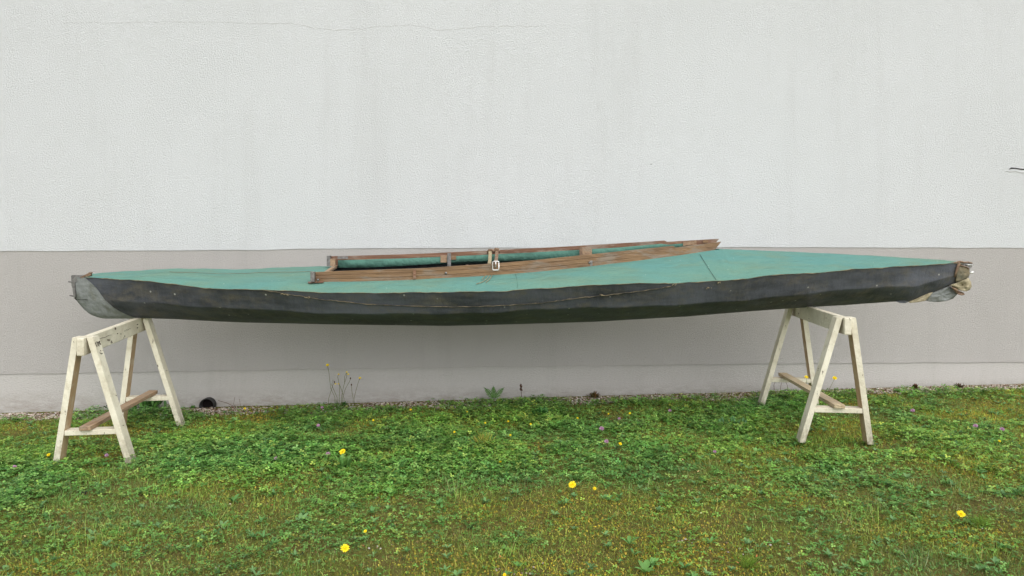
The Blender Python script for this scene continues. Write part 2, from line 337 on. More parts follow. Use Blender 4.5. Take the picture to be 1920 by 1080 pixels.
def sect(X):
    w = hw(X); yc = Yc(X); roll = .174
    yn = yc-w*.985; zn = row(SHEER, X, yn); zn += .0014*math.sin(X*19)+.0010*math.sin(X*43+1)
    yf = yc+w*.985; zf = zn+(yf-yn)*roll
    zk = row(BOT, X, yc-.02*w)
    if zk > zn-.01: zk = zn-.01
    zc = zk+(.46+.022*math.sin(X*3.1+1)+.014*math.sin(X*7)+.010*math.sin(X*17))*(zn-zk); ycn = yc-w*.80; zcf = zc+1.6*w*roll; ycf = yc+w*.86; zcf = min(zcf, zf-.02)
    g_ = gap(X); ya, yb = yc-g_, yc+g_
    ch = lambda y: zn+(y-yn)*(zf-zn)/(yf-yn)
    if X <= CX0:
        q = hw(X)/hw(CX0); zA0 = row(NBOT, CX0, Yc(CX0)-.25); Yn0 = Yc(CX0)-hw(CX0)*.985; zn0 = row(SHEER, CX0, Yn0)
        camA = zA0-(zn0+(Yc(CX0)-.25-Yn0)*roll); za = ch(ya)+camA*q; zb = ch(yb)+.018*q; zm = (za+zb)/2+.014*q
    elif X >= CX1:
        z = row(RIDGE, X, yc); z = max(z, ch(yc)+.002); za = z-g_*.2; zb = z+g_*.1; zm = z+.001
    else:
        za = row(NBOT, X, ya); zb = row(FTOP, X, yb)-.064; zm = (za+zb)/2
        if X > 1.0:
            zb = min(zb, za+.03)
    return dict(w=w, yc=yc, yn=yn, zn=zn, yf=yf, zf=zf, zk=zk, ycn=ycn, zc=zc, ycf=ycf, zcf=zcf, ya=ya, za=za, yb=yb, zb=zb, zm=zm)
def side(X, s):
    """near hull side, s 0 (sheer) .. 1 (chine) .. 2 (keel)"""
    d = sect(X)
    if s <= 1:
        y = d['yn']+(d['ycn']-d['yn'])*s**1.15; z = d['zn']+(d['zc']-d['zn'])*s; y += .006*math.sin(math.pi*s)*min(1, d['w']/.1)
    else:
        t = s-1; y = d['ycn']+(d['yc']-d['ycn'])*t; z = d['zc']+(d['zk']-d['zc'])*(1-(1-t)**1.4)
    return Vector((X, y, z))
def fside(X, s):
    d = sect(X)
    if s <= 1: y = d['yf']+(d['ycf']-d['yf'])*s**1.5; z = d['zf']+(d['zcf']-d['zf'])*s
    else: t = s-1; y = d['ycf']+(d['yc']-d['ycf'])*t; z = d['zcf']+(d['zk']-d['zcf'])*(1-(1-t)**1.35)
    return Vector((X, y, z))
kay = empty('folding_kayak', (0, 4.56, .64), 'long old folding kayak with teal canvas deck and black rubber hull lying on two sawhorses', 'kayak')
u = np.linspace(-1, 1, 181); ST = XM+HL*np.sign(u)*(1-(1-np.abs(u))**1.25); ST = np.unique(np.clip(ST, XL, XR))
ST = sorted(set(ST.tolist()+[(137-960)*4.5/FP, (140-960)*4.5/FP, (148-960)*4.5/FP, (155-960)*4.5/FP]))
SS = [0, .12, .3, .5, .7, .85, .95, 1.0, 1.05, 1.18, 1.35, 1.55, 1.75, 1.9, 2.0]
rings = []
for X in ST: rings.append([side(X, s) for s in SS]+[fside(X, s) for s in reversed(SS[:-1])])
g = G(); g.loft(rings, False, False)
nr = len(rings[0]); g.f.append(list(reversed(range(nr)))); g.f.append(list(range(len(g.v)-nr, len(g.v))))
hull = g.build('hull', MAT['hull'], kay)
# deck: near strip, centre strips, far strip
def deckline(X, part):
    d = sect(X); out = []
    if part == 'near':
        for i in range(8):
            t = i/7; y = d['yn']+(d['ya']-d['yn'])*t; z = d['zn']+(d['za']-d['zn'])*t
            bul = (.010 if X < CX1 else .004)*math.sin(math.pi*t)*min(1, d['w']/.2)
            z += bul+.0025*math.sin(X*9+t*4)*math.sin(math.pi*t)
            out.append((X, y-(.004 if i == 0 else 0), z+(.003 if i == 0 else 0)))
    if part == 'mid':
        for t in (0, .25, .5, .75, 1):
            y = d['ya']+(d['yb']-d['ya'])*t; zl = d['za']+(d['zm']-d['za'])*min(1, 2*t) if t <= .5 else d['zm']+(d['zb']-d['zm'])*(2*t-1)
            out.append((X, y, zl))
    if part == 'far':
        for i in range(5):
            t = i/4; out.append((X, d['yb']+(d['yf']-d['yb'])*t, d['zb']+(d['zf']-d['zb'])*t+.006*math.sin(math.pi*t)))
    return out
g = G()
D1 = sorted(set([x for x in ST if x < CX0]+[CX0])); D2 = sorted(set([CX1]+[x for x in ST if x > CX1])); DA = sorted(set(ST+[CX0, CX1]))
XD0 = (160-960)*4.5/FP; D1 = [x for x in D1 if x > XD0]; DA = [x for x in DA if x > XD0 and x < XR-.02]; D2 = [x for x in D2 if x < XR-.02]
g.loft([deckline(x, 'near') for x in DA], False, False); g.loft([deckline(x, 'far') for x in DA], False, False)
g.loft([deckline(x, 'mid') for x in D1], False, False); g.loft([deckline(x, 'mid') for x in D2], False, False)
deck = g.build('deck', MAT['deck'], kay)
g = G(); pts = []
for X in np.linspace(-2.15, -1.24, 30): d = sect(X); pts.append(Vector((X, d['yc']-.01, d['zm']+.0015)))
g.tube(pts, .0014, 5); g.build('deck_seam', MAT['binding'], kay)
# binding along the sheer
g = G(); pts = []
for X in DA[1:]:
    d = sect(X); pts.append(Vector((X, d['yn']-.004, d['zn']+.001+.0015*math.sin(X*80))))
g.tube(pts, [.0016+.0014*math.sin(p.x*41)*math.sin(p.x*13) for p in pts], 6); g.build('sheer_binding', MAT['binding'], kay)
# seams and cords on the deck
def ondeck(px, py, part='near', lift=.003):
    Y = 4.3
    for _ in range(12):
        X = (px-960)*Y/FP; d = sect(X)
        # solve t along near strip
        lo, hi = 0.0, 1.0
        for _ in range(18):
            t = (lo+hi)/2; y = d['yn']+(d['ya']-d['yn'])*t; z = d['zn']+(d['za']-d['zn'])*t+(.010 if X < CX1 else .004)*math.sin(math.pi*t)
            if HOR+(EYE-z)*FP/y > py: lo = t
            else: hi = t
        Y = .5*Y+.5*y
    return Vector((X, y, z+lift+.001))
g = G(); g.tube([ondeck(*p, lift=.004) for p in [(1312, 478), (1318, 488), (1325, 499), (1333, 512), (1340, 522), (1343, 528)]], .0010, 5); g.build('deck_cord', MAT['darkcord'], kay)
g = G(); g.tube([ondeck(*p, lift=.002) for p in [(966, 514), (969, 523), (970, 533), (970, 542)]], .0005, 5); g.build('deck_seam', MAT['darkcord'], kay)
for P in ([(910, 519), (906, 524), (904, 527)], [(917, 519), (912, 526), (905, 531), (893, 535)], [(923, 518), (918, 526), (911, 532)]):
    g = G(); g.tube([ondeck(*p, lift=.007) for p in P], .0022, 5); g.build('tie_cord', MAT['cord'], kay)
g = G(); g.plate([ondeck(577, 530.5, lift=.004), ondeck(606, 529, lift=.004), ondeck(607, 531.4, lift=.004), ondeck(578, 533, lift=.004)], .004, (0, 0, .8)); g.build('rail_foot', MAT['railtop'], kay)
# rope lying along the hull side
def onhull(px, py, lift=.004):
    Y = 4.15
    for _ in range(10):
        X = (px-960)*Y/FP; lo, hi = 0.0, 1.6
        for _ in range(18):
            s = (lo+hi)/2; p = side(X, s)
            if HOR+(EYE-p.z)*FP/p.y > py: hi = s
            else: lo = s
        Y = .5*Y+.5*p.y
    return Vector((X, p.y-lift, p.z))
RP = [(500, 545), (520, 548), (530, 550), (553, 554), (575, 556), (600, 562), (625, 563.5), (650, 566), (685, 570), (720, 572), (770, 574), (850, 575.5), (900, 574.5), (940, 573), (980, 570.5), (1020, 567.5), (1050, 563.5), (1090, 558), (1130, 554.5), (1165, 550), (1200, 546), (1240, 540), (1270, 534.5)]
g = G(); pp = []
for a, b in zip(RP[:-1], RP[1:]):
    for i in range(5): t = i/5; pp.append(onhull(a[0]+(b[0]-a[0])*t, a[1]+(b[1]-a[1])*t+.5*math.sin(a[0]+i*2.1)))
g.tube(pp, [.0026+.0011*math.sin(i*1.9)*math.sin(i*.37) for i in range(len(pp))], 5); g.build('hull_rope', MAT['hullrope'], kay)
# frayed tufts on rope and sheer
for (px, py) in ((533, 551), (576, 557), (1128, 553.5), (1265, 533), (1330, 540), (1345, 530)):
    g = G()
    for i in range(5):
        a = onhull(px+random.uniform(-5, 5), py+random.uniform(-1.5, 1.5), .006); b = a+Vector((random.uniform(-.015, .015), -.004, random.uniform(-.008, .004))); g.tube([a, b], .0018, 4)
    g.build('frayed_end', MAT['cord'], kay)
# stern patch
g = G()
BX = [(0, 158), (.25, 172), (.5, 184), (.8, 193), (1, 200), (1.3, 214), (1.6, 232), (1.85, 246), (2, 252)]
for f_, sg in ((side, -1), (fside, 1)):
    rr = []
    for i in range(15):
        s = 2*i/14; xb = (np.interp(s, [b[0] for b in BX], [b[1] for b in BX])-960)*4.45/FP; r = []
        for j in range(12):
            X = XL+.001+(xb-XL)*j/11; p = f_(X, s); r.append((p.x, p.y+sg*.0035, p.z-(.002 if s > 1.2 else 0)))
        rr.append(r)
    g.loft(rr, False, False)
g.build('stern_patch', MAT['patch'], kay)
# stem block at the left end with its pins and leather loop
g = G(); g.plate([at(134, 515.5, 4.478), at(164, 517, 4.478), at(163, 521.5, 4.478), at(150, 523, 4.478), at(140, 530, 4.478), at(141.5, 556, 4.478), at(139, 560, 4.478), at(136, 545, 4.478)], .026); g.build('stern_cap', MAT['steel'], kay, False)
for a, b in (((128, 528.2), (140, 529)), ((130.5, 553.6), (142, 556))):
    g = G(); p, q = at(*a, 4.488), at(*b, 4.488); g.tube([p, p+(q-p)*.1, q], [.003, .0045, .0045], 8); g.build('stern_pin', MAT['steel'], kay)
g = G(); g.tube([at(*p, 4.47) for p in ((151, 521), (156, 518.5), (162, 516), (168, 512.5), (172, 512), (171, 515), (165, 517.5), (158, 519.5), (155, 521.5))], [.004, .006, .0065, .0075, .008, .0075, .006, .005, .003], 7)
g.tube([at(*p, 4.465) for p in ((153, 519.5), (157, 522.5), (161, 526))], .0025, 5); g.build('stern_loop', MAT['leather'], kay)
g = G(); g.tube([at(*p, 4.46) for p in ((141, 561), (152, 562), (164, 561.5))], .002, 5); g.build('patch_seam', MAT['darkcord'], kay)
# torn bow at the right end
def sheet(name, outline, Y, thick, mat, wav=.012, seed=1, yo=None):
    """crumpled sheet of cloth filling an outline"""
    r = random.Random(seed); c = (sum(p[0] for p in outline)/len(outline), sum(p[1] for p in outline)/len(outline)); n = len(outline); vf = []; vb = []
    den = []
    for a, b in zip(outline, outline[1:]+outline[:1]):
        for i in range(4): t = i/4; den.append((a[0]+(b[0]-a[0])*t, a[1]+(b[1]-a[1])*t))
    n = len(den); rings = []
    for q in (1, .75, .5, .25):
        rings.append([at(c[0]+(p[0]-c[0])*q, c[1]+(p[1]-c[1])*q, Y+wav*math.sin(p[0]*.21*q+seed)+wav*.6*math.sin(p[1]*.33+q*5)+(0 if yo is None else yo(p[0]))) for p in den])
    g = G(); cc = at(c[0], c[1], Y)
    V = [p for rg in rings for p in rg]+[cc]; B = [p+Vector((0, thick, 0)) for p in V]; m_ = len(V); F = []
    for k_ in range(3):
        for i in range(n): F.append((k_*n+i, k_*n+(i+1) % n, (k_+1)*n+(i+1) % n, (k_+1)*n+i))
    for i in range(n): F.append((3*n+i, 3*n+(i+1) % n, 4*n))
    F += [tuple(j+m_ for j in reversed(f)) for f in F]
    for i in range(n): F.append((i, i+m_, (i+1) % n+m_, (i+1) % n))
    g.add(V+B, F); return g.build(name, mat, kay)
sheet('torn_canvas', [(1733, 563), (1737, 557), (1745, 551), (1765, 543), (1781, 536.5), (1790, 541), (1796, 546), (1794, 553), (1787, 560), (1776, 564), (1760.5, 566), (1745, 566)], 4.605, .006, MAT['patch'], .006, 3)
sheet('canvas_lining', [(1703, 566.3), (1712, 562.5), (1726, 556.5), (1743, 549.3), (1749, 548), (1743, 556), (1736, 564), (1722, 566.5), (1708, 568)], 4.592, .006, MAT['ochre'], .004, 5)
sheet('canvas_lining', [(1782, 535), (1801, 528), (1816, 521), (1821, 529), (1822, 537), (1819, 543), (1812, 546.5), (1803, 545), (1792, 540)], 4.585, .02, MAT['ochre'], .010, 2)
sheet('torn_strip', [(1783, 538), (1792, 540), (1798, 545), (1808, 549.5), (1809, 553), (1803, 554), (1797, 552), (1792, 547)], 4.578, .01, MAT['leather'], .006, 8)
sheet('torn_edge', [(1679, 565), (1700, 562), (1704, 566), (1697, 568.5), (1688, 568)], 4.59, .006, MAT['hull'], .003, 9)
sheet('bow_patch', [(1797, 500), (1803, 497), (1813, 500), (1818, 504), (1818, 516), (1812, 523), (1800, 527), (1793, 528), (1794, 516)], 4.578, .012, MAT['binding'], .004, 6)
g = G(); g.plate([at(*p, 4.596) for p in ((1801, 492.5), (1812, 493.5), (1822, 493), (1823, 500), (1818, 505), (1817, 521), (1808, 522), (1806, 500))], .03); g.build('bow_cap', MAT['steel'], kay, False)
g = G(); p, q = at(1817, 511.5, 4.61), at(1826, 510.3, 4.61); g.tube([p, q-(q-p)*.1, q], [.006, .006, .004], 8); g.build('bow_pin', MAT['chrome'], kay)
g = G(); p, q = at(1812, 496.5, 4.59), at(1823, 497, 4.59); g.tube([p, q], [.004, .004], 8); g.build('bow_pin', MAT['chrome'], kay)
g = G(); g.tube([at(*p, 4.585) for p in ((1780, 492.5), (1788, 493), (1794, 492), (1800, 490.5), (1808, 492), (1815, 491.5), (1823, 493.5))], [.003, .005, .006, .007, .005, .005, .004], 7)
g.tube([at(*p, 4.575) for p in ((1796, 493), (1800, 497), (1806, 499), (1813, 501), (1817, 504))], .0035, 6)
g.tube([at(*p, 4.57) for p in ((1799, 492), (1796, 500), (1793, 509), (1790, 520))], [.006, .009, .007, .004], 7); g.build('bow_lashing', MAT['leather'], kay)
# coaming
def near_rail():
    g = G(); R = []; th = .017
    X0, X1 = (583-960)*4.25/FP, (1350.5-960)*4.575/FP
    xs_ = sorted(set(list(np.linspace(X0, X1-.045, 70))+[(1262-960)*4.49/FP, (1266-960)*4.49/FP]))
    prof = [(0, 0), (0, .27), (.0025, .295), (.0025, .33), (0, .355), (0, .63), (.0025, .655), (.0025, .69), (0, .715), (0, .98), (.0015, 1), (th, 1), (th, 0)]
    for X in xs_:
        ya = Yc(X)-gap(min(X, CX1)); zb = row(NBOT, X, ya)-.004; zt = row(NTOP, X, ya); f_ = 1 if X < .62 else max(0, 1-(X-.62)*6)
        wv = .0012*math.sin(X*11)
        R.append([(X, ya-.002+o*(f_ if o == .0025 else 1)+wv, zb+(zt-zb)*h) for o, h in prof])
    for X, k_ in ((X1-.001, .93),):
        ya = Yc(X)-gap(CX1); zt = row(NTOP, X, ya); zb = zt-.003
        R.append([(X, ya-.002+(o if o == th else 0), zb+(zt-zb)*h) for o, h in prof])
    g.loft(R); return flat(g.build('coaming_rail', MAT['rail'], kay))
rn = near_rail()
def far_rail():
    g = G(); R = []; th = .015
    X0, X1 = (614-960)*4.76/FP, (1348-960)*4.61/FP
    xs_ = sorted(set(list(np.linspace(X0, X1-.03, 60))+[(1246-960)*4.66/FP, (1251-960)*4.66/FP]))
    for X in xs_:
        yb = Yc(X)+gap(min(X, CX1)); zt = row(FTOP, X, yb); hh = .066 if X < .9 else .066-.03*(X-.9)/.42
        R.append([(X, yb, zt-hh), (X, yb, zt), (X, yb+th, zt), (X, yb+th, zt-hh)])
    X = X1; yb = Yc(X)+gap(CX1); zt = row(FTOP, X, yb); R.append([(X, yb, zt-.004), (X, yb, zt), (X, yb+th, zt), (X, yb+th, zt-.004)])
    g.loft(R); return flat(g.build('coaming_rail', MAT['railtop'], kay))
rf = far_rail()
g = G(); R = []      # green canvas skirt on the inside of the far rail
for X in np.linspace(-1.16, 1.16, 50):
    yb = Yc(X)+gap(X); zt = row(FTOP, X, yb); hh = .027 if X < .7 else .027-.012*(X-.7)/.46
    zl = zt-.075-.006*math.sin(X*5)-(0 if X < .6 else -.03*(X-.6)/.56)
    R.append([(X, yb-.004, zl), (X, yb-.005-.002*math.sin(X*13), (zl+zt-hh)/2), (X, yb-.004, zt-hh), (X, yb-.0005, zt-hh), (X, yb-.0005, zl)])
g.loft(R); 
m = M('skirt_canvas', .8, .25); c = m.mix(m.noise((1, 3, 3), 3, 4, .6, .35, .65), srgb(82, 122, 108), srgb(70, 108, 96)); c = m.mix(m.mul(m.noise((2, 5, 14), 2.5, 5, .6, .52, .7), .7), c, srgb(52, 76, 66)); m.col(c).bump(m.noise((1, 1, 1), 22, 3, .5), .006)
g.build('canvas_skirt', m.m, kay)
g = G(); R = []      # dark inner skin under the far side, down to the floor
def blk(name, px0, py0, px1, py1, Y, th, mat, par=kay):
    g = G(); g.plate([at(px0, py1, Y), at(px1, py1, Y), at(px1, py0, Y), at(px0, py0, Y)], th); return g.build(name, mat, par, False)
blk('rail_block', 619, 485, 628, 499, 4.735, .02, MAT['plank'])
blk('rail_end_cap', 612.5, 479.5, 619, 499, 4.738, .035, MAT['steel'])
blk('rail_end_cap', 581.8, 509.8, 589.5, 528.6, 4.236, .026, MAT['steel'])
blk('rail_hinge', 633, 480.5, 652, 485.5, 4.742, .012, MAT['steel'])
blk('rail_block', 826, 478.5, 838, 492, 4.80, .018, MAT['plank']); blk('rail_block', 845, 477.5, 855, 487, 4.80, .018, MAT['rail'])
blk('rail_bracket', 839, 474.5, 845.5, 499, 4.79, .006, MAT['steel'])
blk('rail_block', 1090, 463.5, 1110, 478, 4.715, .016, MAT['plank']); blk('rail_bracket', 1086.5, 462.5, 1092, 479, 4.71, .006, MAT['leather'])
g = G(); g.plate([at(1281, 453.5, 4.64), at(1306, 451, 4.62), at(1306, 459, 4.62), at(1281, 461, 4.64)], .012); g.build('rail_block', MAT['plank'], kay, False)
blk('rail_block', 1318, 450.5, 1328, 455, 4.615, .008, MAT['rail'])
blk('rail_joint', 774.5, 505.6, 780, 523, 4.268, .004, MAT['railtop'])
blk('rail_joint', 1104, 488.5, 1111, 498.5, 4.394, .005, MAT['steel'])
for (px, py, Y) in ((1105.5, 492.5, 4.392), (1308, 467, 4.535), (596, 525, 4.24), (836, 512, 4.285)):
    g = G(); c0 = at(px, py, Y); g.tube([c0+Vector((0, .012, 0)), c0+Vector((0, -.002, 0)), c0+Vector((0, -.005, 0))], [.008, .008, .004], 10); g.build('rail_screw', MAT['steel'], kay)
# end board of the cockpit
g = G(); g.beam((-1.165, 4.33, .947), (-1.165, 4.735, 1.002), .022, .022, (1, 0, 0), .002); g.build('end_board', MAT['plank'], kay)
g = G(); g.beam((-.30, 4.27, .925), (-.30, 4.80, 1.00), .03, .018, (1, 0, 0), .002); g.build('cross_rib', MAT['railtop'], kay)
# strap and buckle
def ribbon(pts, w, th, mat, name, par):
    g = G(); R = []
    for p in pts: p = Vector(p); R.append([p+Vector((-w/2, -th/2, 0)), p+Vector((w/2, -th/2, 0)), p+Vector((w/2, th/2, 0)), p+Vector((-w/2, th/2, 0))])
    g.loft(R); return g.build(name, mat, par, False)
ribbon([at(919, 471, 4.795), at(919, 480, 4.72), at(918.5, 489, 4.6), at(917.5, 494, 4.4)], .022, .004, MAT['cord'], 'strap', kay)
ribbon([at(932, 470, 4.79), at(931, 482, 4.7), at(930, 489, 4.5), at(929, 494, 4.32), at(929, 491.5, 4.296), at(929.5, 494.5, 4.276), at(929.5, 500, 4.272)], .022, .004, MAT['leather'], 'strap', kay)
g = G(); g.tube([at(*p, 4.80) for p in ((914, 474), (917, 469), (922, 468.5), (926, 471), (929, 467), (934, 468), (937, 473))], [.006, .010, .008, .011, .010, .010, .007], 8); g.build('strap_knot', MAT['leather'], kay)
g = G(); bw, bh, r = .0185, .026, .008; c0 = at(929.5, 498.2, 4.266); pts = []
for cx, cz, a0 in ((bw-r, bh-r, 0), (-(bw-r), bh-r, 90), (-(bw-r), -(bh-r), 180), (bw-r, -(bh-r), 270)):
    for k_ in range(5): a = math.radians(a0+k_*22.5); pts.append(c0+Vector((cx+r*math.cos(a), 0, cz+r*math.sin(a))))
pts.append(pts[0]); g.tube(pts, .0032, 8); g.tube([c0+Vector((0, 0, bh)), c0+Vector((0, -.002, -.008))], .0026, 6); g.build('buckle', MAT['chrome'], kay)

# ---------------------------------------------------------------- sawhorses
def sawhorse(X0, Y0, X1, Y1, ztn, ztf, zg_n, zg_f, name, label, marks, plank, pl, ft=.19, sh=(0, 0)):
    """X0,Y0 near leg pair; X1,Y1 far leg pair; zt beam top heights; zg ground heights"""
    root = empty(name, ((X0+X1)/2, (Y0+Y1)/2, min(zg_n, zg_f)), label, 'sawhorse', 'sawhorses carrying the kayak')
    a = Vector((X0, Y0, 0)); b = Vector((X1, Y1, 0)); d = (b-a).normalized(); rt = Vector((d.y, -d.x, 0)); L = (b-a).length
    BH, BW = .092, .036
    zt = lambda t: ztn+(ztf-ztn)*t
    a_t = a+rt*sh[0]; b_t = b+rt*sh[1]; e0 = a_t-d*.062; e1 = b_t+d*.075; z0 = zt(-.062/L); z1 = zt((L+.075)/L)
    g = G(); g.beam((e0.x, e0.y, z0-BH/2), (e1.x, e1.y, z1-BH/2), BH, BW, rt, .0025); g.build('top_beam', MAT['paint'], root, False)
    for (p, zg, z, tp, s_) in ((a, zg_n, zt(0), a_t, sh[0]), (b, zg_f, zt(1), b_t, sh[1])):
        for sgn in (-1, 1):
            top = tp+rt*(sgn*(BW/2+.0165)); foot = p+rt*(sgn*ft)
            P = Vector((top.x, top.y, z-.001)); Q = Vector((foot.x, foot.y, zg-.015)); ld = (Q-P).normalized()
            g = G(); hx = .0155; hy = .035; R = []
            for c_, cut in ((P, 1), (Q, 0)):
                R.append([c_+rt*(i*hx)+d*(j*hy) for i, j in ((-1, -1), (1, -1), (1, 1), (-1, 1))])
            # bring top corners flush under the beam top
            g.loft(R); lo = g.build('leg', [MAT['paint'], MAT['inner']], root, False); lo.data.polygons[1 if sgn < 0 else 3].material_index = 1
        fr = (z-(zg+.165))/(z-zg); off = (BW/2+.0165)+(ft-(BW/2+.0165))*fr; cs = rt*(s_*(1-fr)); zz_ = zg+.165
        g = G(); q = p+cs+rt*(off-.0175); r_ = p+cs-rt*(off-.0175)
        g.beam((q.x, q.y, zz_), (r_.x, r_.y, zz_), .026, .066, d, .002); g.build('crossbar', MAT['paint'], root, False)
    h = .178+.0125
    s0 = a-d*.055+rt*pl[0]; s1 = b+d*.06+rt*pl[1]
    g = G(); g.beam((s0.x, s0.y, zg_n+h+.001), (s1.x, s1.y, zg_f+h+.001), .056, .022, (0, 0, 1), .002)
    g.build('stretcher_plank', MAT[plank], root, False)
    return root, a, d, rt
lh, a_, d_, rt_ = sawhorse(-2.188, 3.77, -2.30, 4.58, .667, .690, .005, .005, 'sawhorse', 'cream painted sawhorse with bare brown plank under the grey stern patch, left one', True, 'plank', (-.03, -.01), .180, (-.048, -.065))
rh, _, _, _ = sawhorse(1.777, 3.96, 1.868, 4.86, .750, .756, .075, .068, 'sawhorse', 'cream painted sawhorse with pale plank under the torn bow, right one', False, 'palewood', (.012, -.02), .180, (.053, .055))
# handwriting and nail marks on the left trestle
g = G()
def leg_pt(u_, v_):   # on the outer (right) face of the near right leg: u_ along depth, v_ down the leg
    P = a_+rt_*(.018+.0165+.0156-.048); Q = a_+rt_*(.180+.0155); t = v_/.665
    return Vector((P.x+(Q.x-P.x)*t, P.y+(Q.y-P.y)*t, .667-v_*.985))+d_*u_+rt_*.0012
for ch in ([(-.026, .03), (-.03, .034), (-.028, .05), (-.022, .052)], [(-.016, .028), (-.008, .03), (-.014, .037), (-.007, .042), (-.012, .050)], [(-.002, .03), (.004, .04), (.012, .03)], [(.004, .04), (-.001, .054)], [(.016, .028), (.016, .048)], [(.016, .038), (.024, .028)], [(.018, .038), (.025, .048)]):
    g.tube([leg_pt(*q) for q in ch], .0016, 4)
for q in ((-.015, .085), (-.005, .09), (.0, .075), (.006, .09)): g.tube([leg_pt(*q), leg_pt(q[0]+.003, q[1]+.006)], .0016, 4)
g.build('pencil_marks', MAT['ink'], lh, False)
g = G()
for t0, t1, v0 in ((.10, .34, .034), (.56, .68, .040), (.80, .82, .03), (.80, .82, .05), (.12, .125, .045), (.14, .145, .07), (.44, .445, .04), (.5, .505, .05)):
    n_ = 8; P = []
    for i in range(n_+1):
        t = t0+(t1-t0)*i/n_; p = a_+d_*(t*.82)+rt_*(.0185-.048); P.append(Vector((p.x, p.y, .667+.023*t-v0-.002*math.sin(i*1.7))))
    g = G(); g.tube(P, .0011 if t1-t0 > .05 else .002, 4); g.build('paint_crack', MAT['ink'], lh, False)

# ---------------------------------------------------------------- ground cover
def pxY(x, y): return 960+FP*x/y, HOR+FP*(EYE-.03)/y
BLOBS = [(400, 850, 200, 50, 1.0), (700, 870, 200, 45, 1.0), (900, 850, 150, 50, .9), (280, 770, 80, 25, .8), (1010, 775, 110, 28, 1.3), (1370, 785, 70, 30, 1.3), (1250, 760, 160, 20, .8), (1180, 860, 120, 50, .7), (1120, 810, 120, 25, .9), (520, 900, 140, 45, .6), (100, 880, 120, 45, .7),
         (1740, 755, 110, 20, .8), (1480, 760, 60, 20, .9), (620, 790, 60, 18, .9), (150, 770, 110, 22, .5), (330, 1000, 60, 40, .6), (1250, 950, 100, 40, .5), (760, 1000, 60, 22, .4), (960, 1010, 80, 30, .4), (60, 960, 80, 40, .4), (1560, 850, 120, 40, .4), (1300, 1040, 70, 20, .4), (800, 810, 150, 28, .6), (1560, 1000, 90, 40, .25), (1800, 850, 100, 40, .35), (1850, 1000, 120, 60, .25)]
MOSSB = [(400, 800, 130, 14, 1), (560, 780, 130, 14, 1), (230, 955, 140, 25, .7), (480, 1040, 160, 40, 1), (700, 980, 200, 40, .9), (900, 1030, 200, 50, .9), (1280, 1040, 120, 40, 1), (1560, 800, 80, 20, 1), (1800, 775, 90, 12, 1), (1700, 1020, 160, 60, .9), (1530, 920, 150, 25, .5), (1840, 900, 100, 30, .8), (160, 1060, 120, 30, .8), (780, 790, 60, 12, .5)]
def blob(x, y, L):
    px, py = pxY(x, y); r = np.zeros_like(x)
    for cx, cy, sx, sy, a in L: r = np.maximum(r, a*np.exp(-((px-cx)/sx)**2-((py-cy)/sy)**2))
    return r
def wmask(x, y, d0=.12, d1=.3):
    px, py = pxY(x, y); e = np.interp(px, [0, 110, 170, 350, 380, 420, 460, 640, 700, 740, 860, 1000, 1080, 1400, 1440, 1600, 1650, 1920], [.02, .02, -.12, -.12, .02, .0, -.14, -.13, -.05, -.02, -.10, -.09, .0, .0, -.06, -.02, .0, .02])
    return np.clip((wallY(x)-y-d0-e-.16*(fbm(x*4+9, y*3+3, 8)-.5))/(d1-d0), 0, 1)
def lush(x, y):
    n1 = fbm(x*2.2+40, y*2.2+40, 21); n2 = fbm(x*7+40, y*7+40, 22)
    px, py = pxY(x, y); base = np.interp(py, [700, 890, 950, 1080], [.36, .34, .18, .08])*np.interp(px, [1300, 1700], [1, .75])
    return np.clip(base+blob(x, y, BLOBS)*.8+(n1-.5)*1.4+(n2-.5)*1.3, 0, 1.25)
def mossy(x, y):
    return np.clip(blob(x, y, MOSSB)*.8+(fbm(x*2.6+10, y*2.6+10, 31)-.5)*1.4+.25, 0, 1)
def scatter(n, dens, x0=-5.4, x1=5.7, y0=1.8, y1=5.5):
    n = int(n*1.2)
    x = rng.uniform(x0, x1, n); y = rng.uniform(y0, y1, n); vis = np.abs(x) < y*.80+1.3
    k_ = vis & (y < wallY(x)-.03); x, y = x[k_], y[k_]; k_ = rng.random(len(x)) < dens(x, y); return x[k_], y[k_]
def place(tv, tf, x, y, z, scale, yaw, tilt, tdir, cols, name, mat, label, cat='', shade=None):
    """copies of a template baked into ONE ground cover mesh"""
    n_ = len(x); V = tv[None]*(scale[:, None, :] if scale.ndim == 2 else scale[:, None, None])
    c, s = np.cos(yaw)[:, None], np.sin(yaw)[:, None]; X = V[..., 0]*c-V[..., 1]*s; Y = V[..., 0]*s+V[..., 1]*c; Z = V[..., 2]
    ct, st = np.cos(tilt)[:, None], np.sin(tilt)[:, None]; cd_, sd_ = np.cos(tdir)[:, None], np.sin(tdir)[:, None]
    a = X*cd_+Y*sd_; b = -X*sd_+Y*cd_; a2 = a*ct+Z*st; Z2 = -a*st+Z*ct; X = a2*cd_-b*sd_; Y = a2*sd_+b*cd_
    P = np.stack([X+x[:, None], Y+y[:, None], Z2+z[:, None]], -1)
    m_ = len(tv); F = (tf[None]+(np.arange(n_)*m_)[:, None, None]).reshape(-1, tf.shape[1])
    C = np.repeat(cols, m_, 0)
    if shade is not None: C = C*np.tile(shade, n_)[:, None]
    o = mk(name, P.reshape(-1, 3), F, mat, None, False, C); tag(o, label, cat, None, 'stuff'); return o
def patchtint(c, x, y):
    t = (np.clip(fbm(x*1.7+60, y*2.6+60, 91), .3, .7)-.5)[:, None]*5; q = (np.clip(fbm(x*5+60, y*7+60, 95), .3, .7)-.5)[:, None]*5
    return c*np.concatenate([1+.26*t+.12*q, 1+.10*t+.12*q, 1-.18*t+.05*q], 1)
